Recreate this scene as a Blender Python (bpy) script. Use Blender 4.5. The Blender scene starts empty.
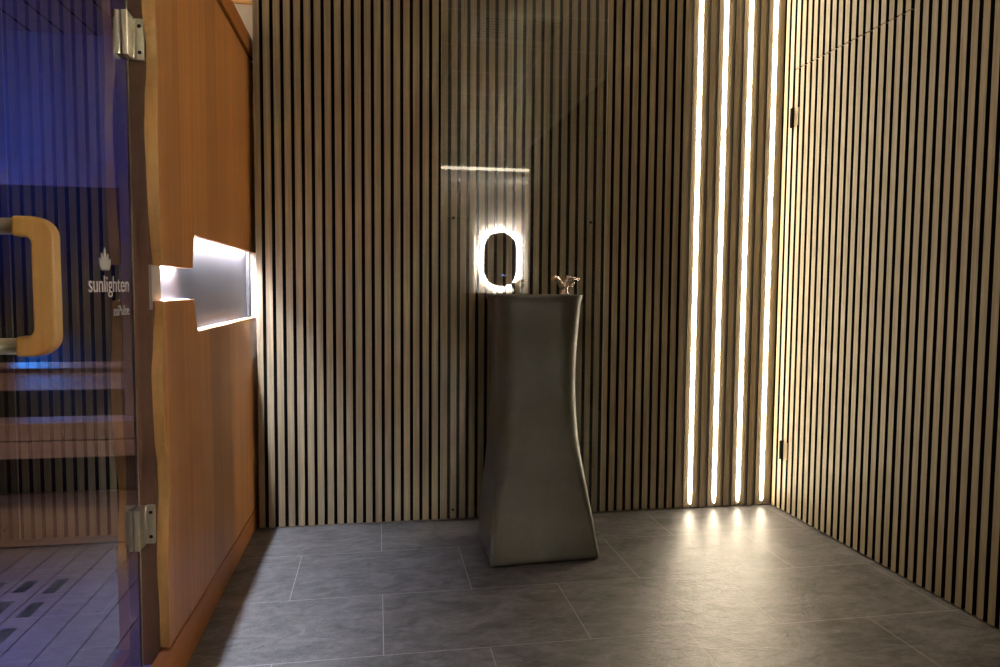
import bpy, bmesh, math, random
from mathutils import Vector, Matrix

random.seed(4)
K = 1.06                      # survey units to metres
C = bpy.context.scene.collection
PI = math.pi

# ------------------------------------------------------------------ materials
def nodes(name):
    m = bpy.data.materials.new(name)
    m.use_nodes = True
    nt = m.node_tree
    b = nt.nodes['Principled BSDF']
    return m, nt, b

def simple(name, col, rough=0.5, metal=0.0, **kw):
    m, nt, b = nodes(name)
    b.inputs['Base Color'].default_value = (*col, 1)
    b.inputs['Roughness'].default_value = rough
    b.inputs['Metallic'].default_value = metal
    for k, v in kw.items():
        b.inputs[k].default_value = v
    return m

def emit(name, col, s):
    m, nt, b = nodes(name)
    b.inputs['Base Color'].default_value = (0.8, 0.8, 0.8, 1)
    b.inputs['Emission Color'].default_value = (*col, 1)
    b.inputs['Emission Strength'].default_value = s
    return m

def wood(name, dark, light, axis='Z', scale=26.0, stretch=0.035, rough=0.45, board=None, board_axis='Y', bump=0.08, boardmix=0.25):
    m, nt, b = nodes(name)
    N = nt.nodes; L = nt.links
    tc = N.new('ShaderNodeTexCoord')
    mp = N.new('ShaderNodeMapping')
    s = [scale, scale, scale]
    s['XYZ'.index(axis)] = scale * stretch
    mp.inputs['Scale'].default_value = s
    L.new(tc.outputs['Object'], mp.inputs['Vector'])
    n1 = N.new('ShaderNodeTexNoise')
    n1.inputs['Scale'].default_value = 1.6
    n1.inputs['Detail'].default_value = 7
    n1.inputs['Roughness'].default_value = 0.62
    n1.inputs['Distortion'].default_value = 0.35
    L.new(mp.outputs[0], n1.inputs['Vector'])
    r = N.new('ShaderNodeValToRGB')
    r.color_ramp.elements[0].position = 0.3
    r.color_ramp.elements[1].position = 0.7
    r.color_ramp.elements[0].color = (*dark, 1)
    r.color_ramp.elements[1].color = (*light, 1)
    L.new(n1.outputs['Fac'], r.inputs['Fac'])
    out = r.outputs['Color']
    if board:
        sp = N.new('ShaderNodeSeparateXYZ')
        L.new(tc.outputs['Object'], sp.inputs[0])
        dv = N.new('ShaderNodeMath'); dv.operation = 'DIVIDE'
        dv.inputs[1].default_value = board
        L.new(sp.outputs['XYZ'.index(board_axis)], dv.inputs[0])
        fl = N.new('ShaderNodeMath'); fl.operation = 'FLOOR'
        L.new(dv.outputs[0], fl.inputs[0])
        wn = N.new('ShaderNodeTexWhiteNoise'); wn.noise_dimensions = '1D'
        L.new(fl.outputs[0], wn.inputs['W'])
        mr = N.new('ShaderNodeMapRange')
        mr.inputs['To Min'].default_value = 1 - boardmix
        mr.inputs['To Max'].default_value = 1 + boardmix * 0.4
        L.new(wn.outputs['Value'], mr.inputs['Value'])
        mx = N.new('ShaderNodeMix'); mx.data_type = 'RGBA'; mx.blend_type = 'MULTIPLY'
        mx.inputs['Factor'].default_value = 1
        L.new(out, mx.inputs['A'])
        L.new(mr.outputs[0], mx.inputs['B'])
        out = mx.outputs['Result']
    L.new(out, b.inputs['Base Color'])
    b.inputs['Roughness'].default_value = rough
    bp = N.new('ShaderNodeBump')
    bp.inputs['Strength'].default_value = bump
    bp.inputs['Distance'].default_value = 0.004
    L.new(n1.outputs['Fac'], bp.inputs['Height'])
    L.new(bp.outputs[0], b.inputs['Normal'])
    return m

def glass(name, tint, boost=1.7, rough=0.0, spec=(1, 1, 1)):
    """thin architectural glass: clear transmission plus fresnel reflection on the outer faces"""
    m = bpy.data.materials.new(name); m.use_nodes = True
    nt = m.node_tree; N = nt.nodes; L = nt.links
    N.clear()
    o = N.new('ShaderNodeOutputMaterial')
    t = N.new('ShaderNodeBsdfTransparent'); t.inputs[0].default_value = (*tint, 1)
    g = N.new('ShaderNodeBsdfGlossy'); g.inputs['Roughness'].default_value = rough
    g.inputs['Color'].default_value = (*spec, 1)
    fr = N.new('ShaderNodeFresnel'); fr.inputs['IOR'].default_value = 1.5
    ge = N.new('ShaderNodeNewGeometry')
    inv = N.new('ShaderNodeMath'); inv.operation = 'SUBTRACT'; inv.inputs[0].default_value = 1.0
    L.new(ge.outputs['Backfacing'], inv.inputs[1])
    mu = N.new('ShaderNodeMath'); mu.operation = 'MULTIPLY'
    L.new(fr.outputs[0], mu.inputs[0]); L.new(inv.outputs[0], mu.inputs[1])
    mb = N.new('ShaderNodeMath'); mb.operation = 'MULTIPLY'; mb.use_clamp = True
    mb.inputs[1].default_value = boost
    L.new(mu.outputs[0], mb.inputs[0])
    mx = N.new('ShaderNodeMixShader')
    L.new(mb.outputs[0], mx.inputs[0]); L.new(t.outputs[0], mx.inputs[1]); L.new(g.outputs[0], mx.inputs[2])
    L.new(mx.outputs[0], o.inputs['Surface'])
    return m

def slate():
    m, nt, b = nodes('slate_tile')
    N = nt.nodes; L = nt.links
    tc = N.new('ShaderNodeTexCoord')
    mp = N.new('ShaderNodeMapping')
    # one even row starts at Y = 1.81; its joint stands at X = 0.014
    mp.inputs['Scale'].default_value = (1 / K, 1 / K, 1 / K)
    mp.inputs['Location'].default_value = (-0.014 + 0.279 + 5.58, -1.81 + 7.4, 0)
    L.new(tc.outputs['Object'], mp.inputs['Vector'])
    br = N.new('ShaderNodeTexBrick')
    br.inputs['Scale'].default_value = 1
    br.inputs['Brick Width'].default_value = 0.558
    br.inputs['Row Height'].default_value = 0.370
    br.inputs['Mortar Size'].default_value = 0.0013
    br.inputs['Mortar Smooth'].default_value = 0.2
    br.inputs['Bias'].default_value = 0.0
    br.offset = 0.5
    br.inputs['Color1'].default_value = (0.8, 0.8, 0.8, 1)
    br.inputs['Color2'].default_value = (1.15, 1.15, 1.15, 1)
    br.inputs['Mortar'].default_value = (1, 1, 1, 1)
    L.new(mp.outputs[0], br.inputs['Vector'])
    # cloudy slate with diagonal veins
    mp2 = N.new('ShaderNodeMapping')
    mp2.inputs['Rotation'].default_value = (0, 0, -0.5)
    mp2.inputs['Scale'].default_value = (4.5, 8.5, 5)
    L.new(tc.outputs['Object'], mp2.inputs['Vector'])
    n1 = N.new('ShaderNodeTexNoise')
    n1.inputs['Scale'].default_value = 1.5; n1.inputs['Detail'].default_value = 9
    n1.inputs['Roughness'].default_value = 0.62; n1.inputs['Distortion'].default_value = 0.9
    L.new(mp2.outputs[0], n1.inputs['Vector'])
    r = N.new('ShaderNodeValToRGB')
    r.color_ramp.elements[0].position = 0.40; r.color_ramp.elements[1].position = 0.60
    r.color_ramp.elements[0].color = (0.052, 0.050, 0.053, 1)
    r.color_ramp.elements[1].color = (0.172, 0.167, 0.175, 1)
    n3 = N.new('ShaderNodeTexNoise')
    n3.inputs['Scale'].default_value = 5.5; n3.inputs['Detail'].default_value = 10
    n3.inputs['Roughness'].default_value = 0.7; n3.inputs['Distortion'].default_value = 0.5
    L.new(mp2.outputs[0], n3.inputs['Vector'])
    am = N.new('ShaderNodeMix'); am.data_type = 'FLOAT'; am.inputs['Factor'].default_value = 0.45
    L.new(n1.outputs['Fac'], am.inputs['A']); L.new(n3.outputs['Fac'], am.inputs['B'])
    L.new(am.outputs['Result'], r.inputs['Fac'])
    mx = N.new('ShaderNodeMix'); mx.data_type = 'RGBA'; mx.blend_type = 'MULTIPLY'
    mx.inputs['Factor'].default_value = 1
    L.new(r.outputs[0], mx.inputs['A']); L.new(br.outputs['Color'], mx.inputs['B'])
    mg = N.new('ShaderNodeMix'); mg.data_type = 'RGBA'
    L.new(br.outputs['Fac'], mg.inputs['Factor'])
    L.new(mx.outputs['Result'], mg.inputs['A'])
    mg.inputs['B'].default_value = (0.36, 0.35, 0.34, 1)
    L.new(mg.outputs['Result'], b.inputs['Base Color'])
    n2 = N.new('ShaderNodeTexNoise')
    n2.inputs['Scale'].default_value = 7; n2.inputs['Detail'].default_value = 8
    n2.inputs['Roughness'].default_value = 0.6; n2.inputs['Distortion'].default_value = 1.6
    L.new(mp2.outputs[0], n2.inputs['Vector'])
    ad = N.new('ShaderNodeMath'); ad.operation = 'MULTIPLY_ADD'
    ad.inputs[1].default_value = 0.6
    L.new(n2.outputs['Fac'], ad.inputs[0]); L.new(n1.outputs['Fac'], ad.inputs[2])
    sb = N.new('ShaderNodeMath'); sb.operation = 'SUBTRACT'
    L.new(ad.outputs[0], sb.inputs[0]); L.new(br.outputs['Fac'], sb.inputs[1])
    bp = N.new('ShaderNodeBump')
    bp.inputs['Strength'].default_value = 0.6; bp.inputs['Distance'].default_value = 0.006
    L.new(sb.outputs[0], bp.inputs['Height']); L.new(bp.outputs[0], b.inputs['Normal'])
    rr = N.new('ShaderNodeMapRange')
    rr.inputs['To Min'].default_value = 0.28; rr.inputs['To Max'].default_value = 0.46
    b.inputs['Specular IOR Level'].default_value = 0.65
    L.new(n2.outputs['Fac'], rr.inputs['Value'])
    L.new(rr.outputs[0], b.inputs['Roughness'])
    return m

def plaster(name, col, rough=0.85):
    m, nt, b = nodes(name)
    N = nt.nodes; L = nt.links
    tc = N.new('ShaderNodeTexCoord')
    n = N.new('ShaderNodeTexNoise'); n.inputs['Scale'].default_value = 45; n.inputs['Detail'].default_value = 4
    L.new(tc.outputs['Object'], n.inputs['Vector'])
    bp = N.new('ShaderNodeBump'); bp.inputs['Strength'].default_value = 0.06; bp.inputs['Distance'].default_value = 0.002
    L.new(n.outputs['Fac'], bp.inputs['Height']); L.new(bp.outputs[0], b.inputs['Normal'])
    b.inputs['Base Color'].default_value = (*col, 1); b.inputs['Roughness'].default_value = rough
    return m

def ceramic():
    m, nt, b = nodes('dark_satin_stone')
    N = nt.nodes; L = nt.links
    tc = N.new('ShaderNodeTexCoord')
    n = N.new('ShaderNodeTexNoise'); n.inputs['Scale'].default_value = 9; n.inputs['Detail'].default_value = 8
    n.inputs['Roughness'].default_value = 0.7
    L.new(tc.outputs['Object'], n.inputs['Vector'])
    r = N.new('ShaderNodeValToRGB')
    r.color_ramp.elements[0].position = 0.3; r.color_ramp.elements[1].position = 0.75
    r.color_ramp.elements[0].color = (0.068, 0.065, 0.049, 1)
    r.color_ramp.elements[1].color = (0.098, 0.093, 0.070, 1)
    L.new(n.outputs['Fac'], r.inputs['Fac']); L.new(r.outputs[0], b.inputs['Base Color'])
    mr = N.new('ShaderNodeMapRange'); mr.inputs['To Min'].default_value = 0.34; mr.inputs['To Max'].default_value = 0.46
    L.new(n.outputs['Fac'], mr.inputs['Value']); L.new(mr.outputs[0], b.inputs['Roughness'])
    b.inputs['Metallic'].default_value = 0.1
    b.inputs['Specular IOR Level'].default_value = 0.5
    return m

def brushed(name, col, rough=0.4, metal=0.6):
    m, nt, b = nodes(name)
    N = nt.nodes; L = nt.links
    tc = N.new('ShaderNodeTexCoord')
    n = N.new('ShaderNodeTexNoise'); n.inputs['Scale'].default_value = 5; n.inputs['Detail'].default_value = 6
    L.new(tc.outputs['Object'], n.inputs['Vector'])
    mr = N.new('ShaderNodeMapRange'); mr.inputs['To Min'].default_value = 0.7; mr.inputs['To Max'].default_value = 1.15
    L.new(n.outputs['Fac'], mr.inputs['Value'])
    mx = N.new('ShaderNodeMix'); mx.data_type = 'RGBA'; mx.blend_type = 'MULTIPLY'
    mx.inputs['Factor'].default_value = 1
    mx.inputs['A'].default_value = (*col, 1)
    L.new(mr.outputs[0], mx.inputs['B']); L.new(mx.outputs['Result'], b.inputs['Base Color'])
    b.inputs['Roughness'].default_value = rough; b.inputs['Metallic'].default_value = metal
    return m

M = {}
M['slat'] = wood('smoked_oak_slat', (0.190, 0.146, 0.086), (0.355, 0.284, 0.176), 'Z', 60, 0.03, 0.5, board=0.0399, board_axis='X', boardmix=0.10)
M['slat_side'] = wood('smoked_oak_slat_side', (0.190, 0.146, 0.086), (0.355, 0.284, 0.176), 'Z', 60, 0.03, 0.5, board=0.0415, board_axis='Y', boardmix=0.10)
M['felt'] = simple('black_felt', (0.006, 0.006, 0.006), 0.95, **{'Specular IOR Level': 0.1})
M['glare_back'] = simple('glare_backing', (0.30, 0.28, 0.25), 0.7)  # glare of the LED strips, painted as a paler gap colour
M['floor'] = slate()
M['cedar'] = wood('orange_cedar', (0.52, 0.212, 0.052), (0.67, 0.30, 0.088), 'Z', 30, 0.03, 0.42, board=0.148, board_axis='Y', boardmix=0.16)
M['cedar_h'] = wood('orange_cedar_rail', (0.44, 0.155, 0.030), (0.58, 0.225, 0.052), 'Y', 30, 0.03, 0.42)
M['cedar_edge'] = wood('pale_cedar_edge', (0.66, 0.36, 0.12), (0.82, 0.48, 0.18), 'Z', 40, 0.05, 0.5)
M['jamb'] = wood('dark_brown_frame', (0.15, 0.072, 0.044), (0.21, 0.105, 0.066), 'Z', 30, 0.03, 0.5)
M['inner'] = wood('sauna_lining', (0.40, 0.26, 0.17), (0.52, 0.36, 0.25), 'Z', 24, 0.04, 0.55, board=0.11, board_axis='X', boardmix=0.22)
M['inner_h'] = wood('sauna_bench_board', (0.40, 0.25, 0.17), (0.54, 0.36, 0.25), 'X', 24, 0.04, 0.55)
M['inner_floor'] = wood('sauna_floor_board', (0.24, 0.18, 0.15), (0.34, 0.27, 0.23), 'Y', 24, 0.04, 0.5)
M['heater'] = simple('black_heater', (0.005, 0.005, 0.005), 0.6)
M['gap'] = simple('dark_gap', (0.008, 0.007, 0.006), 0.9)
M['honey'] = wood('honey_handle_wood', (0.70, 0.40, 0.12), (0.84, 0.52, 0.18), 'Z', 34, 0.05, 0.35)
M['steel'] = simple('satin_steel', (0.62, 0.58, 0.50), 0.28, 1.0)
M['chrome'] = simple('chrome', (0.78, 0.66, 0.62), 0.08, 1.0)
M['bronze'] = simple('dark_bronze', (0.014, 0.010, 0.007), 0.5, 0.1)
M['plate'] = brushed('lavender_grey_metal', (0.030, 0.027, 0.031), 0.6, 0.1)
M['capgrey'] = simple('pale_grey_cap', (0.42, 0.41, 0.42), 0.5)
M['white'] = simple('white_trim', (0.75, 0.74, 0.72), 0.5)
M['door_glass'] = glass('grey_door_glass', (0.60, 0.60, 0.66), 1.9)
M['panel_glass'] = glass('clear_splash_glass', (0.95, 0.96, 0.95), 1.9)
M['edge_glass'] = simple('polished_glass_edge', (0.60, 0.58, 0.50), 0.25)
M['print'] = simple('white_print', (0.62, 0.62, 0.66), 0.6)
M['stone'] = ceramic()
M['beige'] = plaster('beige_wall_paint', (0.66, 0.60, 0.50))
M['offwhite'] = plaster('off_white_wall_paint', (0.74, 0.70, 0.62))
M['brownwall'] = plaster('taupe_wall_paint', (0.22, 0.19, 0.15))
M['tile_ceil'] = plaster('ceiling_tile', (0.62, 0.58, 0.50), 0.9)
M['tbar'] = simple('ceiling_grid_bar', (0.85, 0.82, 0.76), 0.3, 0.8)
M['mirror'] = simple('mirror_glass', (0.85, 0.87, 0.86), 0.02, 1.0)
LED_S = 44.0
M['led'] = emit('warm_white_led', (1.0, 0.83, 0.60), LED_S)
M['niche_led'] = emit('cool_white_led', (0.80, 0.85, 1.0), 980.0)
M['mirror_led'] = emit('mirror_halo_led', (1.0, 0.93, 0.82), 1150.0)
M['cove'] = emit('cove_light', (1.0, 0.86, 0.66), 7.0)
M['display'] = emit('blue_display', (0.15, 0.3, 1.0), 8.0)

# ------------------------------------------------------------------ mesh helpers
class MB:
    def __init__(self):
        self.bm = bmesh.new()
    def box(self, x0, x1, y0, y1, z0, z1, mi=0):
        v = [self.bm.verts.new(p) for p in ((x0, y0, z0), (x1, y0, z0), (x1, y1, z0), (x0, y1, z0),
                                            (x0, y0, z1), (x1, y0, z1), (x1, y1, z1), (x0, y1, z1))]
        for q in ((3, 2, 1, 0), (4, 5, 6, 7), (0, 1, 5, 4), (1, 2, 6, 5), (2, 3, 7, 6), (3, 0, 4, 7)):
            f = self.bm.faces.new([v[i] for i in q]); f.material_index = mi
        return v
    def slat(self, x0, x1, y0, y1, z0, z1, axis):
        n = len(self.bm.faces)
        self.box(x0, x1, y0, y1, z0, z1, 0)
        self.bm.faces.ensure_lookup_table()
        for f in self.bm.faces[n:]:
            f.normal_update()
            if abs(f.normal[axis]) > 0.5: f.material_index = 1
    def loft(self, rings, cap0=True, cap1=True, mi=0, smooth=True):
        vr = [[self.bm.verts.new(p) for p in r] for r in rings]
        n = len(vr[0])
        for a, b in zip(vr, vr[1:]):
            for i in range(n):
                f = self.bm.faces.new((a[i], a[(i + 1) % n], b[(i + 1) % n], b[i])); f.material_index = mi; f.smooth = smooth
        if cap0:
            f = self.bm.faces.new(list(reversed(vr[0]))); f.material_index = mi
        if cap1:
            f = self.bm.faces.new(vr[-1]); f.material_index = mi
        return vr
    def tube(self, pts, radii, n=16, mi=0):
        pts = [Vector(p) for p in pts]
        if not isinstance(radii, (list, tuple)): radii = [radii] * len(pts)
        rings = []
        up = None
        for i, p in enumerate(pts):
            d = (pts[min(i + 1, len(pts) - 1)] - pts[max(i - 1, 0)]).normalized()
            if up is None:
                up = Vector((0, 0, 1)) if abs(d.z) < 0.9 else Vector((1, 0, 0))
            a = d.cross(up).normalized(); b = a.cross(d).normalized(); up = b
            rings.append([p + (a * math.cos(2 * PI * k / n) + b * math.sin(2 * PI * k / n)) * radii[i] for k in range(n)])
        self.loft(rings, mi=mi)
    def lathe(self, prof, c, n=24, mi=0):
        rings = [[Vector((c[0] + r * math.cos(2 * PI * k / n), c[1] + r * math.sin(2 * PI * k / n), c[2] + z)) for k in range(n)] for r, z in prof]
        self.loft(rings, mi=mi)
    def prism(self, a, b, mi=0, mi_side=None):
        """two matching polygons (lists of points) joined by side faces"""
        va = [self.bm.verts.new(p) for p in a]; vb = [self.bm.verts.new(p) for p in b]
        n = len(va)
        f = self.bm.faces.new(va); f.material_index = mi
        f = self.bm.faces.new(list(reversed(vb))); f.material_index = mi
        for i in range(n):
            f = self.bm.faces.new((va[(i + 1) % n], va[i], vb[i], vb[(i + 1) % n]))
            f.material_index = mi if mi_side is None else mi_side[i]
    def build(self, name, mats, parent=None, origin=None, bevel=0.0, segs=2):
        bm = self.bm
        bmesh.ops.recalc_face_normals(bm, faces=bm.faces[:])
        if bevel:
            bmesh.ops.bevel(bm, geom=[e for e in bm.edges if e.calc_face_angle(0) > 0.6], offset=bevel, segments=segs, profile=0.5, affect='EDGES', clamp_overlap=True)
        o0 = Vector(origin) if origin is not None else (Vector(parent['_o']) if parent is not None and '_o' in parent else Vector((0, 0, 0)))
        for v in bm.verts:
            v.co = (v.co - o0) * K
        me = bpy.data.meshes.new(name)
        bm.to_mesh(me); bm.free()
        for mm in (mats if isinstance(mats, (list, tuple)) else [mats]):
            me.materials.append(mm)
        o = bpy.data.objects.new(name, me); C.objects.link(o)
        if parent is not None:
            o.parent = parent
            o['_o'] = list(o0)
        else:
            o.location = o0 * K
            o['_o'] = list(o0)
        return o

def tag(o, label=None, cat=None, group=None, kind=None):
    if label: o['label'] = label
    if cat: o['category'] = cat
    if group: o['group'] = group
    if kind: o['kind'] = kind
    return o

def thing(name, loc, label, cat, group=None):
    o = bpy.data.objects.new(name, None); C.objects.link(o)
    o.location = Vector(loc) * K
    o['_o'] = list(loc)
    o.empty_display_size = 0.1
    return tag(o, label, cat, group)

def box(*a):
    m = MB(); m.box(*a); return m

# ------------------------------------------------------------------ setting
ZC = 2.55          # ceiling
YB = 2.86          # face of the back slats
XR = 1.7205        # face of the right slats
XS = -0.474        # face of the sauna
Y_REAR = -4.92
Y_END = -2.39      # where the slatted right wall stops

o = box(-2.2, 3.7, Y_REAR - 0.1, 3.1, -0.08, 0.0).build('floor', M['floor']); tag(o, kind='structure')

# ceiling with its suspended grid
c = MB()
c.box(-2.2, 3.7, Y_REAR - 0.1, 3.1, ZC, ZC + 0.1, 0)
ys = [0.95 - 0.579 * k for k in range(-3, 9)]
xs = [1.105 + 0.579 * k for k in range(-5, 5)]
for y in ys:
    if y > -3.7: c.box(-2.1, 3.6, y - 0.011, y + 0.011, ZC - 0.004, ZC + 0.01, 1)
for x in xs:
    c.box(x - 0.011, x + 0.011, -3.7, 2.9, ZC - 0.004, ZC + 0.01, 1)
c.box(-2.1, 3.6, -3.78, -3.70, ZC - 0.07, ZC + 0.01, 2)
c.box(-2.1, 3.6, Y_REAR, -3.78, ZC - 0.012, ZC + 0.01, 2)
c.box(-2.1, 3.6, -3.6995, -3.694, ZC - 0.042, ZC - 0.006, 3)
o = c.build('ceiling', [M['tile_ceil'], M['tbar'], M['white'], M['cove']]); tag(o, kind='structure')

# plain wall behind the slats, showing at the left over the sauna
o = box(-2.2, 3.7, 2.985, 3.05, 0, ZC).build('wall_far', M['beige']); tag(o, kind='structure')
o = box(-2.1, -0.462, 2.97, 2.986, 2.052, 2.062).build('trim_1', M['cedar_edge']); tag(o, kind='structure')
o = box(-2.2, -2.1, Y_REAR, 2.985, 0, ZC).build('wall_left', M['brownwall']); tag(o, kind='structure')
o = box(-2.2, 3.7, Y_REAR - 0.1, Y_REAR, 0, ZC).build('wall_rear', M['offwhite']); tag(o, kind='structure')
o = box(3.6, 3.7, Y_REAR, Y_END, 0, ZC).build('wall_side', M['offwhite']); tag(o, kind='structure')
o = box(-2.1, 3.6, Y_REAR, Y_REAR + 0.012, 0, 0.09).build('baseboard_rear', M['white']); tag(o, kind='structure')
# plain door in the rear wall, seen only in the glass
d = MB()
d.box(0.60, 1.434, Y_REAR, Y_REAR + 0.02, 0.0, 2.01)
dr = d.build('door_2', plaster('warm_grey_door', (0.42, 0.38, 0.31), 0.6), bevel=0.002); tag(dr, kind='structure')
MB_ = MB(); MB_.tube([(0.68, Y_REAR + 0.02, 1.0), (0.68, Y_REAR + 0.06, 1.0), (0.78, Y_REAR + 0.06, 1.0)], 0.009, 10)
MB_.build('door_handle', M['steel'], dr)

# back slat wall ------------------------------------------------
PB = 0.0376; G0 = -0.4279; GW = 0.0130; SD = 0.020
w = MB()
w.box(-0.457, XR + 0.02, YB + SD, 2.93, 0.0, ZC, 1)
gaps = [G0 + PB * n for n in range(0, 58)]
edges = [-0.457]
for g in gaps:
    if g < XR - 0.01: edges += [g - GW / 2, g + GW / 2]
edges.append(XR)
for i in range(0, len(edges) - 1, 2):
    if edges[i + 1] - edges[i] > 0.004:
        w.slat(edges[i], edges[i + 1], YB, YB + SD + 0.002, 0.004, ZC, 0)
# gaps among the light strips filled paler, painting in the strips' glare
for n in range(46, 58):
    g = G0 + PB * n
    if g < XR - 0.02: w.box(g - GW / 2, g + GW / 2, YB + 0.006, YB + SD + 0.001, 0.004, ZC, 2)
o = w.build('wall_back', [M['slat'], M['felt'], M['glare_back']]); tag(o, kind='structure')

# right slat wall with hidden door --------------------------------
PR = 0.0391; R0 = 2.8158; GR = 0.0152
DY0, DY1, DZ = 2.1112, 2.7767, 1.868
def right_slats(mb, ya, yb, za, zb, back=True):
    n = -1
    lo = []
    y = yb
    gs = sorted([R0 - PR * k for k in range(-2, 140)], reverse=True)
    cur = yb
    for g in gs:
        if g - GR / 2 >= yb: continue
        if g + GR / 2 <= ya: break
        top = min(g + GR / 2, yb)
        if cur - top > 0.003: mb.slat(XR, XR + SD + 0.002, max(top, ya), cur, za, zb, 1)
        cur = g - GR / 2
    if cur - ya > 0.003: mb.slat(XR, XR + SD + 0.002, ya, cur, za, zb, 1)
r = MB()
r.box(XR + SD, XR + 0.10, Y_END, DY0 - 0.006, 0.0, ZC, 1)
r.box(XR + SD, XR + 0.10, DY1 + 0.001, YB + 0.07, 0.0, ZC, 1)
r.box(XR + SD, XR + 0.10, DY0 - 0.006, DY1 + 0.001, DZ + 0.004, ZC, 1)
r.box(XR + 0.06, XR + 0.10, DY0 - 0.006, DY1 + 0.001, 0, DZ + 0.004, 1)
right_slats(r, Y_END, DY0 - 0.0082, 0.004, ZC)
right_slats(r, DY1 - 0.004, YB, 0.004, ZC)
right_slats(r, DY0 - 0.008, DY1 - 0.004, DZ + 0.004, ZC)
o = r.build('wall_right', [M['slat_side'], M['felt']]); tag(o, kind='structure')
o = box(XR + 0.10, 3.7, Y_END, Y_END + 0.1, 0, ZC).build('wall_return', M['brownwall']); tag(o, kind='structure')
o = box(XR + 0.02, XR + 0.11, Y_END - 0.02, Y_END - 0.0005, 0, ZC).build('trim_2', M['brownwall']); tag(o, kind='structure')
d = MB()
d.box(XR + SD, XR + 0.052, DY0 - 0.003, DY1 - 0.002, 0.006, DZ, 1)
right_slats(d, DY0 + 0.0075, DY1 - 0.0086, 0.006, DZ)
door1 = d.build('door_1', [M['slat_side'], M['felt']]); tag(door1, kind='structure')
for zc in (1.672, 0.266):
    h = MB()
    h.tube([(XR - 0.003, 2.7745, zc - 0.039), (XR - 0.003, 2.7745, zc + 0.039)], 0.0110, 16)
    h.box(XR - 0.003, XR + 0.004, 2.7645, 2.778, zc - 0.038, zc + 0.038)
    h.box(XR - 0.0025, XR + 0.001, 2.737, 2.7645, zc - 0.036, zc + 0.036, 1)
    h.build('hinge', [M['felt'], M['slat_side']], door1)

# LED strips ------------------------------------------------------
led_labels = ['white light strip on the dark slats, farthest from the right wall corner',
              'white light strip with one other strip between it and the slats left of them all',
              'white light strip with one other strip between it and the right wall corner',
              'white light strip closest to the corner and the hinged slatted door']
led_labels = ['leftmost of the four glowing white light strips on the back wall',
              'second from left of the four glowing white light strips on the back wall',
              'third from left of the four glowing white light strips on the back wall',
              'rightmost of the four glowing white light strips, closest to the room corner']
for i, n in enumerate((47, 50, 53, 56)):
    g = G0 + PB * n
    t = thing('light_strip', (g, YB, 0.02), led_labels[i], 'light strip', 'vertical light strips on the back wall')
    p = MB()
    p.box(g - 0.0105, g + 0.0105, YB - 0.0010, YB, 0.022, ZC - 0.005)
    p.build('profile', M['white'], t, bevel=0.0006, segs=1)
    q = MB()
    hw, dp = 0.0080, 0.0045
    prof = [(g - hw * math.cos(PI * k / 8), YB - 0.0010 - dp * math.sin(PI * k / 8)) for k in range(9)]
    rings = [[Vector((x, y, z)) for x, y in prof] for z in (0.024, ZC - 0.008)]
    # the lit diffuser narrows to a point just above the floor
    tip = [[Vector((g + (x - g) * s, y, z)) for x, y in prof] for s, z in ((0.35, 0.022), (1.0, 0.060))]
    q.loft([tip[0], tip[1], rings[1]])
    q.build('diffuser', M['led'], t)

# splash glass ----------------------------------------------------
gp = thing('glass_panel', (0.593, YB - 0.01, 0.0), 'tall clear glass sheet fixed over the back slats behind the basin', 'glass panel')
GX0, GX1 = 0.2535, 0.9325
b_ = box(GX0, GX1, YB - 0.010, YB - 0.002, 0.008, ZC - 0.01).build('pane', M['panel_glass'], gp)
e = MB()
e.box(GX0 - 0.0012, GX0, YB - 0.010, YB - 0.002, 0.008, ZC - 0.01)
e.box(GX1, GX1 + 0.0012, YB - 0.010, YB - 0.002, 0.008, ZC - 0.01)
e.build('polished_edge', M['edge_glass'], gp)
for (x, z) in ((0.302, 1.231), (0.8705, 1.226), (0.303, 0.046), (0.8705, 0.046), (0.302, 2.40), (0.8705, 2.40)):
    s = MB()
    s.tube([(x, YB - 0.0101, z), (x, YB - 0.0135, z)], [0.0062, 0.0054], 18)
    s.build('screw_cap', M['bronze'], gp)

# ------------------------------------------------------------------ pedestal basin
BX, BY, BROT = 0.562, 2.523, math.radians(3.6)
cr, sr = math.cos(BROT), math.sin(BROT)
def rr(hw, hd, z, rad, dx=0.0, nc=9, ns=5):
    """rounded rectangle, slightly bowed sides"""
    rad = min(rad, hw * 0.98, hd * 0.98)
    loc = []
    for q, (sx, sy) in enumerate(((1, 1), (-1, 1), (-1, -1), (1, -1))):
        cx_, cy_ = sx * (hw - rad), sy * (hd - rad)
        arc = [(cx_ + rad * math.cos(PI / 2 * (q + t / nc)), cy_ + rad * math.sin(PI / 2 * (q + t / nc))) for t in range(nc + 1)]
        if loc:
            p0, p1 = loc[-1], arc[0]
            loc += [(p0[0] + (p1[0] - p0[0]) * t / ns, p0[1] + (p1[1] - p0[1]) * t / ns) for t in range(1, ns)]
        loc += arc
    p0, p1 = loc[-1], loc[0]
    loc += [(p0[0] + (p1[0] - p0[0]) * t / ns, p0[1] + (p1[1] - p0[1]) * t / ns) for t in range(1, ns)]
    return [Vector((BX + dx + x * cr + y * 0.012, BY + x * sr + y * cr, z)) for x, y in loc]
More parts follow.
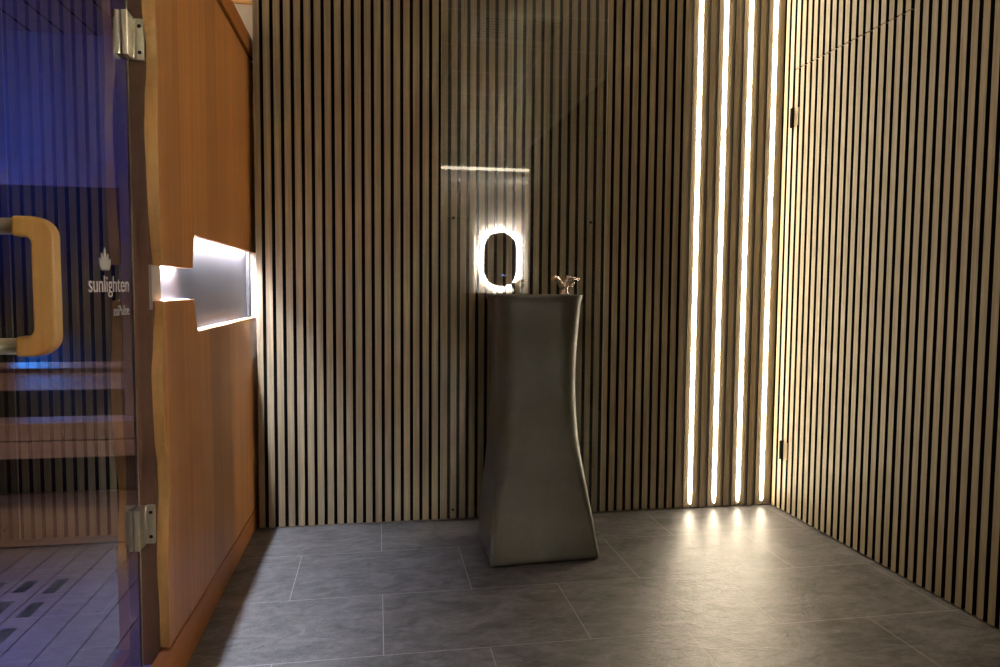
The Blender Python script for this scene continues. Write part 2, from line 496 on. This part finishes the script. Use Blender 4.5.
# z, half width, half depth, exponent, shift
tab = [(0.0, .194, .178, .016, .016), (0.012, .197, .181, .016, .016), (.06, .1915, .177, .018, .013), (.14, .1835, .170, .022, .009), (.22, .1735, .162, .028, .005), (.30, .1640, .154, .037, .002),
       (.40, .1535, .146, .050, -.003), (.50, .1475, .140, .058, -.004), (.60, .1435, .137, .060, -.004), (.68, .1435, .1375, .060, -.004), (.76, .1460, .139, .060, -.004),
       (.84, .1505, .143, .058, -.004), (.90, .1550, .147, .056, -.004), (.918, .1568, .149, .056, -.004), (.924, .1600, .152, .058, -.004), (.934, .1610, .153, .058, -.004)]
def catmull(zs):
    out = []
    import bisect
    Z = [t[0] for t in tab]
    for z in zs:
        i = max(0, min(len(Z) - 2, bisect.bisect_right(Z, z) - 1))
        t = (z - Z[i]) / (Z[i + 1] - Z[i])
        P = [tab[max(0, i - 1)], tab[i], tab[i + 1], tab[min(len(Z) - 1, i + 2)]]
        row = []
        for c_ in range(1, 5):
            m1 = (P[2][c_] - P[0][c_]) / max(1e-6, P[2][0] - P[0][0]) * (Z[i + 1] - Z[i])
            m2 = (P[3][c_] - P[1][c_]) / max(1e-6, P[3][0] - P[1][0]) * (Z[i + 1] - Z[i])
            row.append((2 * t**3 - 3 * t**2 + 1) * P[1][c_] + (t**3 - 2 * t**2 + t) * m1 + (-2 * t**3 + 3 * t**2) * P[2][c_] + (t**3 - t**2) * m2)
        out.append(row)
    return out
zs = [0.004, 0.012] + [0.03 * k for k in range(1, 31)] + [0.908, 0.918, 0.925, 0.934]
basin = thing('pedestal_basin', (BX, BY, 0.0), 'tall dark waisted pedestal washbasin standing on the slate floor', 'washbasin')
m = MB()
rings = [rr(.186, .170, 0.0, .014, dx=.016), rr(.188, .172, 0.0035, .014, dx=.016)]
for z, (hw, hd, ex, dx) in zip(zs, catmull(zs)):
    rings.append(rr(hw, hd, z, ex, dx=dx))
for (z, hw, hd, ex) in ((.9365, .1595, .1515, .057), (.9365, .150, .141, .05), (.931, .146, .136, .05), (.88, .142, .130, .055), (.84, .120, .110, .06), (.822, .080, .073, .06), (.816, .022, .022, .0215)):
    rings.append(rr(hw, hd, z, ex))
m.loft(rings)
m.build('body', M['stone'], basin)
m = MB(); m.lathe([(0.021, 0), (0.021, 0.004), (0.015, 0.006), (0.004, 0.007)], (BX, BY, 0.8162), 24)
m.build('drain', M['chrome'], basin)

# tap: short body, spout curling to the left, cross lever pointing right
TX, TY, TZ = 0.648, 2.425, 0.9365
TS = 1.2
tap = thing('basin_tap', (TX, TY, TZ), 'small chrome tap with a curled spout and lever on the basin rim', 'tap')
m = MB(); m.lathe([(0.016, 0.0), (0.016, 0.004), (0.0115, 0.008), (0.0105, 0.020), (0.0135, 0.026), (0.0135, 0.036), (0.008, 0.042), (0.003, 0.043)], (TX, TY, TZ), 24)
m.build('body', M['chrome'], tap)
m = MB()
sp = []
for k in range(13):
    t = k / 12
    sp.append((TX - 0.008 - 0.038 * t, TY - 0.006 - 0.030 * t, TZ + 0.022 + 0.030 * t + 0.012 * math.sin(PI * t)))
m.tube(sp, [0.0085 - 0.0018 * k / 12 for k in range(13)], 16)
m.build('spout', M['chrome'], tap)
m = MB()
m.tube([(TX + 0.002, TY, TZ + 0.036), (TX + 0.010, TY, TZ + 0.050), (TX + 0.014, TY, TZ + 0.060)], [0.007, 0.006, 0.0075], 14)
m.tube([(TX + 0.006, TY, TZ + 0.054), (TX + 0.024, TY, TZ + 0.054), (TX + 0.046, TY, TZ + 0.051)], [0.005, 0.0042, 0.0035], 12)
m.tube([(TX + 0.014, TY - 0.018, TZ + 0.052), (TX + 0.014, TY + 0.018, TZ + 0.052)], 0.004, 12)
m.tube([(TX + 0.010, TY, TZ + 0.022), (TX + 0.024, TY, TZ + 0.030), (TX + 0.030, TY, TZ + 0.040)], [0.005, 0.0045, 0.004], 12)
m.build('lever', M['chrome'], tap)

for ch in basin.children:
    for v in ch.data.vertices: v.co.z *= 0.993
TZ2 = 0.9365 * 0.993
tap.location.z = TZ2 * K
for ch in tap.children:
    for v in ch.data.vertices:
        v.co = Vector((v.co.x * TS * 0.95, v.co.y * TS, v.co.z * TS * 0.92))

# ------------------------------------------------------------------ sauna cabin
SY0, SY1 = 0.25, 2.962
SX0 = -1.75
sauna = thing('sauna_cabin', (-1.1, 1.6, 0.0), 'orange wooden sauna cabin with dark glass door and a lit niche', 'sauna')
def zb(y):   # panel bottom, drops a little to the far end
    return 0.117 + (y - 1.70) * (0.080 - 0.117) / (2.905 - 1.70)
# wavy near edge of the panel: (z, front offset, back offset) in Y
wave = [(0.117, .000, .006), (0.20, .002, .004), (0.32, -.002, -.006), (0.40, .012, .002), (0.47, .022, .016), (0.54, .012, .012), (0.61, -.004, -.004), (0.68, -.008, -.010),
        (0.75, -.010, -.014), (0.83, .006, .004), (0.905, .012, .022), (0.997, .010, .014), (1.05, .002, .000), (1.12, -.006, -.012), (1.20, -.006, -.018), (1.28, -.006, -.024),
        (1.36, .000, -.016), (1.42, .006, .000), (1.47, .004, .002), (1.55, -.002, -.022), (1.68, -.004, -.030), (1.813, .004, -.006)]
def wv(z, c_):
    for a, b in zip(wave, wave[1:]):
        if a[0] <= z <= b[0]:
            t = (z - a[0]) / (b[0] - a[0]); t = t * t * (3 - 2 * t)
            return a[c_] + (b[c_] - a[c_]) * t
    return wave[0][c_] if z < wave[0][0] else wave[-1][c_]
PY = 1.700; PT = 0.022
def edge_pts(z0, z1, n):
    zz = [z0 + (z1 - z0) * k / n for k in range(n + 1)]
    return [Vector((XS, PY + wv(z, 1), z)) for z in zz], [Vector((XS - PT, PY + wv(z, 2), z)) for z in zz]
NZ0, NZ1 = 0.83, 1.085      # tall niche
SZ0, SZ1 = 0.917, 0.997     # short slot towards the door
p = MB()
# upper sheet
ef, eb = edge_pts(SZ1, 1.813, 44)
rest = [(SY1, 1.813), (SY1, NZ1), (2.003, NZ1), (1.990, 1.060), (1.980, 1.030), (1.975, SZ1)]
fa = ef + [Vector((XS, y, z)) for y, z in rest]
fb = eb + [Vector((XS - PT, y, z)) for y, z in rest]
p.prism(fa, fb, 0, [1] * 44 + [0] * (len(fa) - 44))
# lower sheet
ef, eb = edge_pts(zb(PY), SZ0, 44)
rest = [(1.985, SZ0), (1.988, 0.895), (1.998, 0.865), (2.024, NZ0), (SY1, NZ0), (SY1, zb(SY1))]
fa = ef + [Vector((XS, y, z)) for y, z in rest]
fb = eb + [Vector((XS - PT, y, z)) for y, z in rest]
p.prism(fa, fb, 0, [1] * 44 + [0] * (len(fa) - 44))
# near-side panel beyond the door, outside the picture
p.box(XS - PT, XS, SY0, 0.88, 0.13, 1.813, 0)
p.build('front_panel', [M['cedar'], M['cedar_edge']], sauna)

# niche lining
q = MB()
q.box(-0.522, -0.509, 1.762, 2.959, 0.80, 1.13, 0)            # back plate
q.box(-0.509, XS - PT, 1.995, SY1 - 0.002, NZ0 - 0.014, NZ0, 1)         # sill of the tall niche
q.box(-0.509, XS - PT, 1.762, 2.02, SZ0 - 0.012, SZ0, 1)             # sill of the slot
q.box(-0.509, XS - PT, 1.995, SY1 - 0.002, 1.108, 1.12, 1)            # soffit
q.box(-0.509, XS - PT, 1.762, 1.995, 1.012, 1.024, 1)
q.box(-0.509, -0.4972, 2.9495, 2.9590, 0.82, 1.10, 0)
q.build('niche_lining', [M['plate'], M['white']], sauna)
q = MB(); q.box(-0.5065, -0.4970, 2.03, 2.90, 1.098, 1.1075); q.build('niche_light', M['niche_led'], sauna)
q = MB(); q.box(-0.5065, -0.4970, 1.79, 1.93, 1.004, 1.0115); q.build('niche_light', M['niche_led'], sauna)
q = MB(); q.box(-0.4957, -0.4940, 1.6995, 1.7615, SZ0, SZ1); q.box(-0.500, -0.4940, 1.6965, 1.6994, 0.898, 0.998); q.build('niche_end_cap', M['capgrey'], sauna)

# frame posts, base, cornice, shell
q = MB(); q.box(-0.536, XS - PT - 0.0003, 1.700, 1.762, 0.0, 1.83); q.build('door_post', M['jamb'], sauna, bevel=0.0015, segs=1)
q = MB(); q.box(-0.536, XS - PT - 0.0003, 0.84, 0.885, 0.0, 1.83); q.build('door_post', M['jamb'], sauna, bevel=0.0015, segs=1)
q = MB()
bz = lambda y: zb(y) - 0.009
a = [(-0.4966, SY0, 0), (XS, SY0, 0), (XS, SY0, bz(SY0)), (-0.4966, SY0, bz(SY0))]
b = [(-0.4966, SY1, 0), (XS, SY1, 0), (XS, SY1, bz(SY1)), (-0.4966, SY1, bz(SY1))]
q.prism([Vector(v) for v in a], [Vector(v) for v in b]); q.build('base_rail', M['cedar_h'], sauna)
q = MB(); q.box(-0.60, XS - 0.012, SY0, SY1, 1.8135, 1.832); q.build('shadow_groove', M['gap'], sauna)
q = MB(); q.box(-0.62, XS + 0.004, SY0, SY1, 1.832, 1.902); q.build('cornice', M['cedar_h'], sauna, bevel=0.002)
q = MB(); q.box(SX0, -0.62, SY0, SY1, 1.875, 1.90); q.build('roof', M['cedar_h'], sauna)
q = MB(); q.box(SX0, -0.5235, 2.875, SY1, 0.0, 1.875); q.build('end_panel', M['cedar'], sauna)
q = MB(); q.box(SX0, -0.5235, SY0, SY0 + 0.03, 0.0, 1.875); q.build('end_panel', M['cedar'], sauna)
q = MB(); q.box(SX0, SX0 + 0.03, SY0 + 0.03, 2.875, 0.0, 1.875); q.build('back_panel', M['cedar'], sauna)
q = MB(); q.box(-0.540, -0.5235, 1.762, 2.875, 0.11, 1.875); q.build('inner_front_lining', M['inner'], sauna)

# interior end wall: pale boards above, black heaters, rail
WY = 2.47
q = MB(); q.box(-1.72, -0.5655, WY, WY + 0.02, 1.345, 1.735); q.build('wall_boards', M['inner'], sauna)
q = MB(); q.box(-1.72, -0.5655, WY - 0.012, WY + 0.02, 1.262, 1.345); q.build('heater_trim', M['inner_h'], sauna)
q = MB(); q.box(-1.72, -0.5655, WY, WY + 0.02, 0.706, 1.262); q.build('heater', M['heater'], sauna)
q = MB(); q.box(-1.72, -0.5655, WY - 0.02, WY + 0.02, 0.688, 0.706); q.build('backrest_rail', M['inner_h'], sauna)
q = MB(); q.box(-1.72, -0.5655, WY, WY + 0.02, 0.616, 0.688); q.build('backrest_board', M['inner_h'], sauna)
q = MB(); q.box(-1.72, -0.5655, WY, WY + 0.02, 0.50, 0.616); q.build('heater', M['heater'], sauna)
q = MB(); q.box(-0.80, -0.768, WY - 0.03, WY + 0.0, 0.53, 1.735); q.build('corner_post', M['inner'], sauna)
q = MB(); q.box(-1.72, -0.5655, SY0 + 0.03, 2.875, 1.735, 1.765)
for k in range(1, 12):
    q.box(-1.72 + 0.095 * k, -1.716 + 0.095 * k, SY0 + 0.03, WY, 1.7335, 1.7352, 1)
q.build('inner_ceiling', [M['inner_h'], M['gap']], sauna)
# bench
BF = 2.35
q = MB()
q.box(-1.72, -0.5655, BF, BF + 0.03, 0.4775, 0.531); q.box(-1.72, -0.5655, BF, BF + 0.03, 0.422, 0.4735)
q.box(-1.72, -0.5655, BF + 0.032, WY - 0.001, 0.509, 0.531)
q.build('bench', M['inner_h'], sauna, bevel=0.0015, segs=1)
q = MB(); q.box(-1.72, -0.5655, 2.56, 2.58, 0.262, 0.4995); q.build('heater', M['heater'], sauna)
q = MB(); q.box(-1.72, -0.5655, 2.545, 2.58, 0.085, 0.262); q.box(-1.72, -0.5655, 2.535, 2.545, 0.232, 0.262); q.build('bench_kickboard', M['inner_h'], sauna, bevel=0.001, segs=1)
# floor boards with black vent slots
q = MB()
q.box(-1.72, -0.4970, SY0 + 0.03, 1.699, 0.0, 0.0735, 1); q.box(-1.72, -0.5365, 1.699, 2.545, 0.0, 0.0735, 1)
for k in range(14):
    x1 = -0.5405 - 0.0835 * k
    q.box(x1 - 0.0795, x1, SY0 + 0.03, 2.545, 0.070, 0.080, 0)
q.box(-0.5365, -0.4970, SY0 + 0.03, 0.8395, 0.070, 0.080, 0); q.box(-0.5365, -0.4970, 0.8855, 1.6995, 0.070, 0.080, 0)
for k, (xx, spans) in enumerate(((-0.916, ((2.15, 2.25), (2.0, 2.09), (1.85, 1.94), (1.70, 1.79))), (-1.00, ((2.17, 2.25), (2.02, 2.11), (1.87, 1.96))), (-1.083, ((2.17, 2.25), (2.02, 2.11), (1.87, 1.96))))):
    for a_, b_ in spans: q.box(xx - 0.021, xx + 0.013, a_, b_, 0.0795, 0.0806, 1)
q.build('inner_floor', [M['inner_floor'], M['gap']], sauna)

# glass door --------------------------------------------------------
XG = -0.528
dg = MB(); dg.box(XG - 0.006, XG, 0.90, 1.6855, 0.084, 1.812); door = dg.build('glass_door', M['door_glass'], sauna)
e = MB(); e.box(XG - 0.006, XG, 1.6855, 1.6870, 0.084, 1.812); e.box(XG + 0.0001, XG + 0.0008, 1.6805, 1.6870, 0.084, 1.812); e.build('polished_edge', M['edge_glass'], door)
# handle
HY = 0.985
for zz in (1.0245, 0.872):
    h = MB(); h.tube([(XG + 0.0002, HY + 0.013, zz), (-0.450, HY + 0.013, zz)], 0.0105, 24); h.build('handle_standoff', M['steel'], door)
    h = MB(); h.tube([(XG - 0.0062, HY + 0.013, zz), (XG - 0.07, HY + 0.013, zz)], 0.0105, 24); h.build('handle_standoff', M['steel'], door)
def grip(sign, base):
    # D-shaped grip: outline in X-Z, thickness along Y
    zt, zbm = 1.037, 0.8595
    L_ = 0.0465; R1 = 0.026; wdt = 0.025; R2 = 0.018
    out = [(0, zt)]
    for k in range(9):
        a_ = PI / 2 - PI / 2 * k / 8
        out.append((L_ - R1 + R1 * math.cos(a_), zt - R1 + R1 * math.sin(a_)))
    for k in range(9):
        a_ = -PI / 2 * k / 8
        out.append((L_ - R1 + R1 * math.cos(a_), zbm + R1 + R1 * math.sin(a_)))
    out.append((0, zbm))
    ti = 0.0255
    out.append((0, zbm + ti))
    for k in range(7):
        a_ = -PI / 2 + PI / 2 * k / 6
        out.append((L_ - wdt - R2 * 0.55 + R2 * 0.55 * math.cos(a_), zbm + ti + R2 * 0.55 + R2 * 0.55 * math.sin(a_)))
    for k in range(7):
        a_ = PI / 2 * k / 6
        out.append((L_ - wdt - R2 * 0.55 + R2 * 0.55 * math.cos(a_), zt - ti - R2 * 0.55 + R2 * 0.55 * math.sin(a_)))
    out.append((0, zt - ti))
    g_ = MB()
    g_.prism([Vector((base + sign * x, HY, z)) for x, z in out], [Vector((base + sign * x, HY + 0.027, z)) for x, z in out])
    g_.build('handle_grip', M['honey'], door, bevel=0.0035, segs=3)
grip(1, -0.450); grip(-1, XG - 0.07)
# hinges: two clamp plates on the glass and a leaf screwed to the post
for zc in (1.484, 0.412):
    h = MB()
    h.box(XG + 0.0003, XG + 0.012, 1.645, 1.6850, zc - 0.046, zc + 0.046)
    h.box(XG - 0.018, XG - 0.0063, 1.645, 1.6850, zc - 0.046, zc + 0.046)
    h.box(XG - 0.006, XG + 0.012, 1.6872, 1.6945, zc - 0.044, zc + 0.044)
    h.box(XG + 0.0125, XG + 0.0305, 1.6885, 1.6997, zc - 0.044, zc + 0.044)
    h.tube([(XG + 0.0125, 1.6875, zc - 0.042), (XG + 0.0125, 1.6875, zc + 0.042)], 0.004, 12)
    h.build('hinge', M['steel'], door, bevel=0.0012)
    for dz in (-0.028, 0.028):
        s = MB(); s.tube([(XG + 0.0225, 1.6885, zc + dz), (XG + 0.0225, 1.6870, zc + dz)], [0.0042, 0.0035], 12)
        s.build('hinge_screw', M['bronze'], door)

# lettering and emblem printed on the glass
def letters(txt, y0, y1, z0, xh, name):
    cu = bpy.data.curves.new('lettering_curve', 'FONT')
    cu.body = txt; cu.size = 1.0; cu.extrude = 0.0
    tmp = bpy.data.objects.new('lettering_curve', cu); C.objects.link(tmp)
    dgp = bpy.context.evaluated_depsgraph_get()
    me = bpy.data.meshes.new_from_object(tmp.evaluated_get(dgp))
    bpy.data.objects.remove(tmp)
    xs_ = [v.co.x for v in me.vertices]; lo, hi = min(xs_), max(xs_)
    mb = MB(); mb.bm.from_mesh(me)
    for v in mb.bm.verts:
        yy = y0 + (v.co.x - lo) / (hi - lo) * (y1 - y0)
        v.co = Vector((XG + 0.0012, yy, z0 + v.co.y * xh))
    geo = bmesh.ops.extrude_face_region(mb.bm, geom=mb.bm.faces[:])
    for v in geo['geom']:
        if isinstance(v, bmesh.types.BMVert): v.co.x = XG + 0.0004
    bpy.data.meshes.remove(me)
    return mb.build(name, M['print'], door)
letters('sunlighten', 1.434, 1.650, 0.938, 0.047, 'lettering')
letters('mPulse', 1.560, 1.650, 0.889, 0.030, 'lettering')
em = MB()
def petal(cy, z0, ang, ln, wd, lay):
    pts = []
    for k in range(13):
        t = k / 12
        pts.append((wd * math.sin(PI * t) ** 0.85 * (1 - 0.25 * t), ln * t))
    pts2 = pts + [(-x, z) for x, z in reversed(pts[1:-1])]
    ca, sa = math.cos(ang), math.sin(ang)
    A = [Vector((XG + 0.0012 + lay, cy + x * ca + z * sa, z0 - x * sa + z * ca)) for x, z in pts2]
    B = [Vector((XG + 0.0004, v.y, v.z)) for v in A]
    em.prism(A, B)
EY, EZ = 1.518, 0.980
for lay, (ang, ln, wd, off) in enumerate(((0, .046, .0090, 0), (.28, .036, .0075, .007), (-.28, .036, .0075, -.007), (.50, .028, .006, .015), (-.50, .028, .006, -.015))):
    petal(EY + off, EZ, ang, ln, wd, 0.0001 * lay)
em.build('emblem', M['print'], door)

# ------------------------------------------------------------------ rear of the room, seen in the glass
mir = thing('wall_mirror', (1.83, Y_REAR + 0.03, 1.389), 'oval backlit mirror on a pale wall, reflected in the glass above the basin', 'mirror')
def stadium(hw, hh, n=24):
    r_ = hw
    pts = []
    for k in range(n + 1):
        a_ = PI * k / n; pts.append((r_ * math.cos(a_), hh - r_ + r_ * math.sin(a_)))
    for k in range(n + 1):
        a_ = PI + PI * k / n; pts.append((r_ * math.cos(a_), -(hh - r_) + r_ * math.sin(a_)))
    return pts
MXc, MZc = 1.83, 1.389
st = stadium(0.252, 0.408)
m = MB(); m.prism([Vector((MXc + x, Y_REAR + 0.040, MZc + z)) for x, z in st], [Vector((MXc + x, Y_REAR + 0.046, MZc + z)) for x, z in st])
m.build('mirror_face', M['mirror'], mir)
st2 = stadium(0.195, 0.35)
m = MB(); m.prism([Vector((MXc + x, Y_REAR, MZc + z)) for x, z in st2], [Vector((MXc + x, Y_REAR + 0.0398, MZc + z)) for x, z in st2])
m.build('mirror_body', M['white'], mir)
st3 = stadium(0.231, 0.387, 30)
m = MB(); m.tube([(MXc + x, Y_REAR + 0.030, MZc + z) for x, z in st3] + [(MXc + st3[0][0], Y_REAR + 0.030, MZc + st3[0][1])], 0.008, 10)
m.build('halo_light', M['mirror_led'], mir)
m = MB(); m.box(MXc - 0.03 + 0.05, MXc + 0.035 + 0.05, Y_REAR + 0.0461, Y_REAR + 0.0470, MZc - 0.245, MZc - 0.225)
m.build('display', M['display'], mir)

vent = thing('ceiling_vent', (0.86, 1.33, ZC - 0.004), 'square slatted air vent in the ceiling, reflected in the glass panel', 'vent')
VX0, VX1, VY0, VY1 = 0.59, 1.13, 1.07, 1.52
m = MB()
m.box(VX0, VX1, VY0, VY0 + 0.03, ZC - 0.016, ZC - 0.0045); m.box(VX0, VX1, VY1 - 0.03, VY1, ZC - 0.016, ZC - 0.0045)
m.box(VX0, VX0 + 0.03, VY0, VY1, ZC - 0.016, ZC - 0.0045); m.box(VX1 - 0.03, VX1, VY0, VY1, ZC - 0.016, ZC - 0.0045)
m.build('vent_frame', M['tbar'], vent)
m = MB(); m.box(VX0 + 0.03, VX1 - 0.03, VY0 + 0.03, VY1 - 0.03, ZC - 0.0068, ZC - 0.0045); m.build('vent_back', M['gap'], vent)
m = MB()
for k in range(9):
    y = VY0 + 0.05 + k * 0.043
    m.box(VX0 + 0.03, VX1 - 0.03, y, y + 0.014, ZC - 0.014, ZC - 0.007)
m.build('vent_louvre', M['tbar'], vent)

# ------------------------------------------------------------------ lamps of the place and added fill lights
def area(name, loc, target, size, power, col, sy=None, spread=PI):
    l = bpy.data.lights.new(name, 'AREA'); l.energy = power * K * K; l.color = col
    l.shape = 'RECTANGLE'; l.size = size * K; l.size_y = (sy or size) * K; l.spread = spread
    o = bpy.data.objects.new(name, l); C.objects.link(o)
    o.location = Vector(loc) * K
    o.rotation_euler = (Vector(target) - Vector(loc)).to_track_quat('-Z', 'Y').to_euler()
    return o
WARM = (1.0, 0.72, 0.42)
area('lobby_ceiling_lamp', (2.9, -3.3, ZC - 0.1), (2.2, -4.0, 0.8), 0.5, 9, WARM)
area('ceiling_fill', (-1.95, -1.0, 1.8), (1.0, 0.4, ZC), 0.3, 7, WARM, spread=math.radians(75))  # unseen fill light added to brighten the ceiling
area('roof_lamp', (-1.2, 2.6, 1.93), (-1.2, 2.8, 2.5), 0.3, 11, (1.0, 0.9, 0.74))
area('sauna_backrest_lamp', (-1.12, 2.40, 0.76), (-0.98, 2.47, 0.64), 0.05, 0.7, (0.0, 0.22, 1.0), spread=math.radians(110))
area('sauna_cabin_fill', (-0.95, 1.2, 1.715), (-1.0, 2.25, 0.25), 0.2, 3.6, (1.0, 0.76, 0.52), spread=math.radians(58))  # added fill to brighten the bench and kickboard
area('sauna_colour_lamp', (-1.55, 1.6, 1.25), (-1.1, 2.47, 1.50), 0.15, 3.0, (0.06, 0.15, 1.0), spread=math.radians(80))
area('sauna_colour_lamp', (-1.15, 1.75, 1.72), (-1.0, 1.75, 0.0), 0.15, 4.5, (0.10, 0.20, 1.0), spread=math.radians(50))

# ------------------------------------------------------------------ camera
f_px, yaw, pitch, roll = 710.97568, 0.17161805, 0.06283819, -0.00731182
H = 0.95
fw = Vector((math.sin(yaw) * math.cos(pitch), math.cos(yaw) * math.cos(pitch), -math.sin(pitch)))
rg = Vector((math.cos(yaw), -math.sin(yaw), 0))
up = rg.cross(fw)
r2 = rg * math.cos(roll) - up * math.sin(roll)
u2 = up * math.cos(roll) + rg * math.sin(roll)
cam = bpy.data.cameras.new('camera'); co = bpy.data.objects.new('camera', cam); C.objects.link(co)
mat = Matrix(((r2.x, u2.x, -fw.x, 0), (r2.y, u2.y, -fw.y, 0), (r2.z, u2.z, -fw.z, H * K), (0, 0, 0, 1)))
co.matrix_world = mat
cam.sensor_width = 36; cam.sensor_fit = 'HORIZONTAL'; cam.lens = f_px / 1000 * 36
cam.clip_start = 0.02
S = bpy.context.scene
S.camera = co

for o in bpy.data.objects:
    if '_o' in o: del o['_o']

wd = bpy.data.worlds.new('world'); S.world = wd; wd.use_nodes = True
wd.node_tree.nodes['Background'].inputs[0].default_value = (0.02, 0.02, 0.022, 1)
wd.node_tree.nodes['Background'].inputs[1].default_value = 0.0
S.view_settings.view_transform = 'Standard'
S.view_settings.look = 'None'
S.view_settings.gamma = 1
S.view_settings.exposure = 0.0
S.view_settings.use_curve_mapping = False
cy = S.cycles
cy.max_bounces = 10; cy.diffuse_bounces = 5; cy.glossy_bounces = 5; cy.transparent_max_bounces = 16
cy.sample_clamp_indirect = 500
cy.use_denoising = True
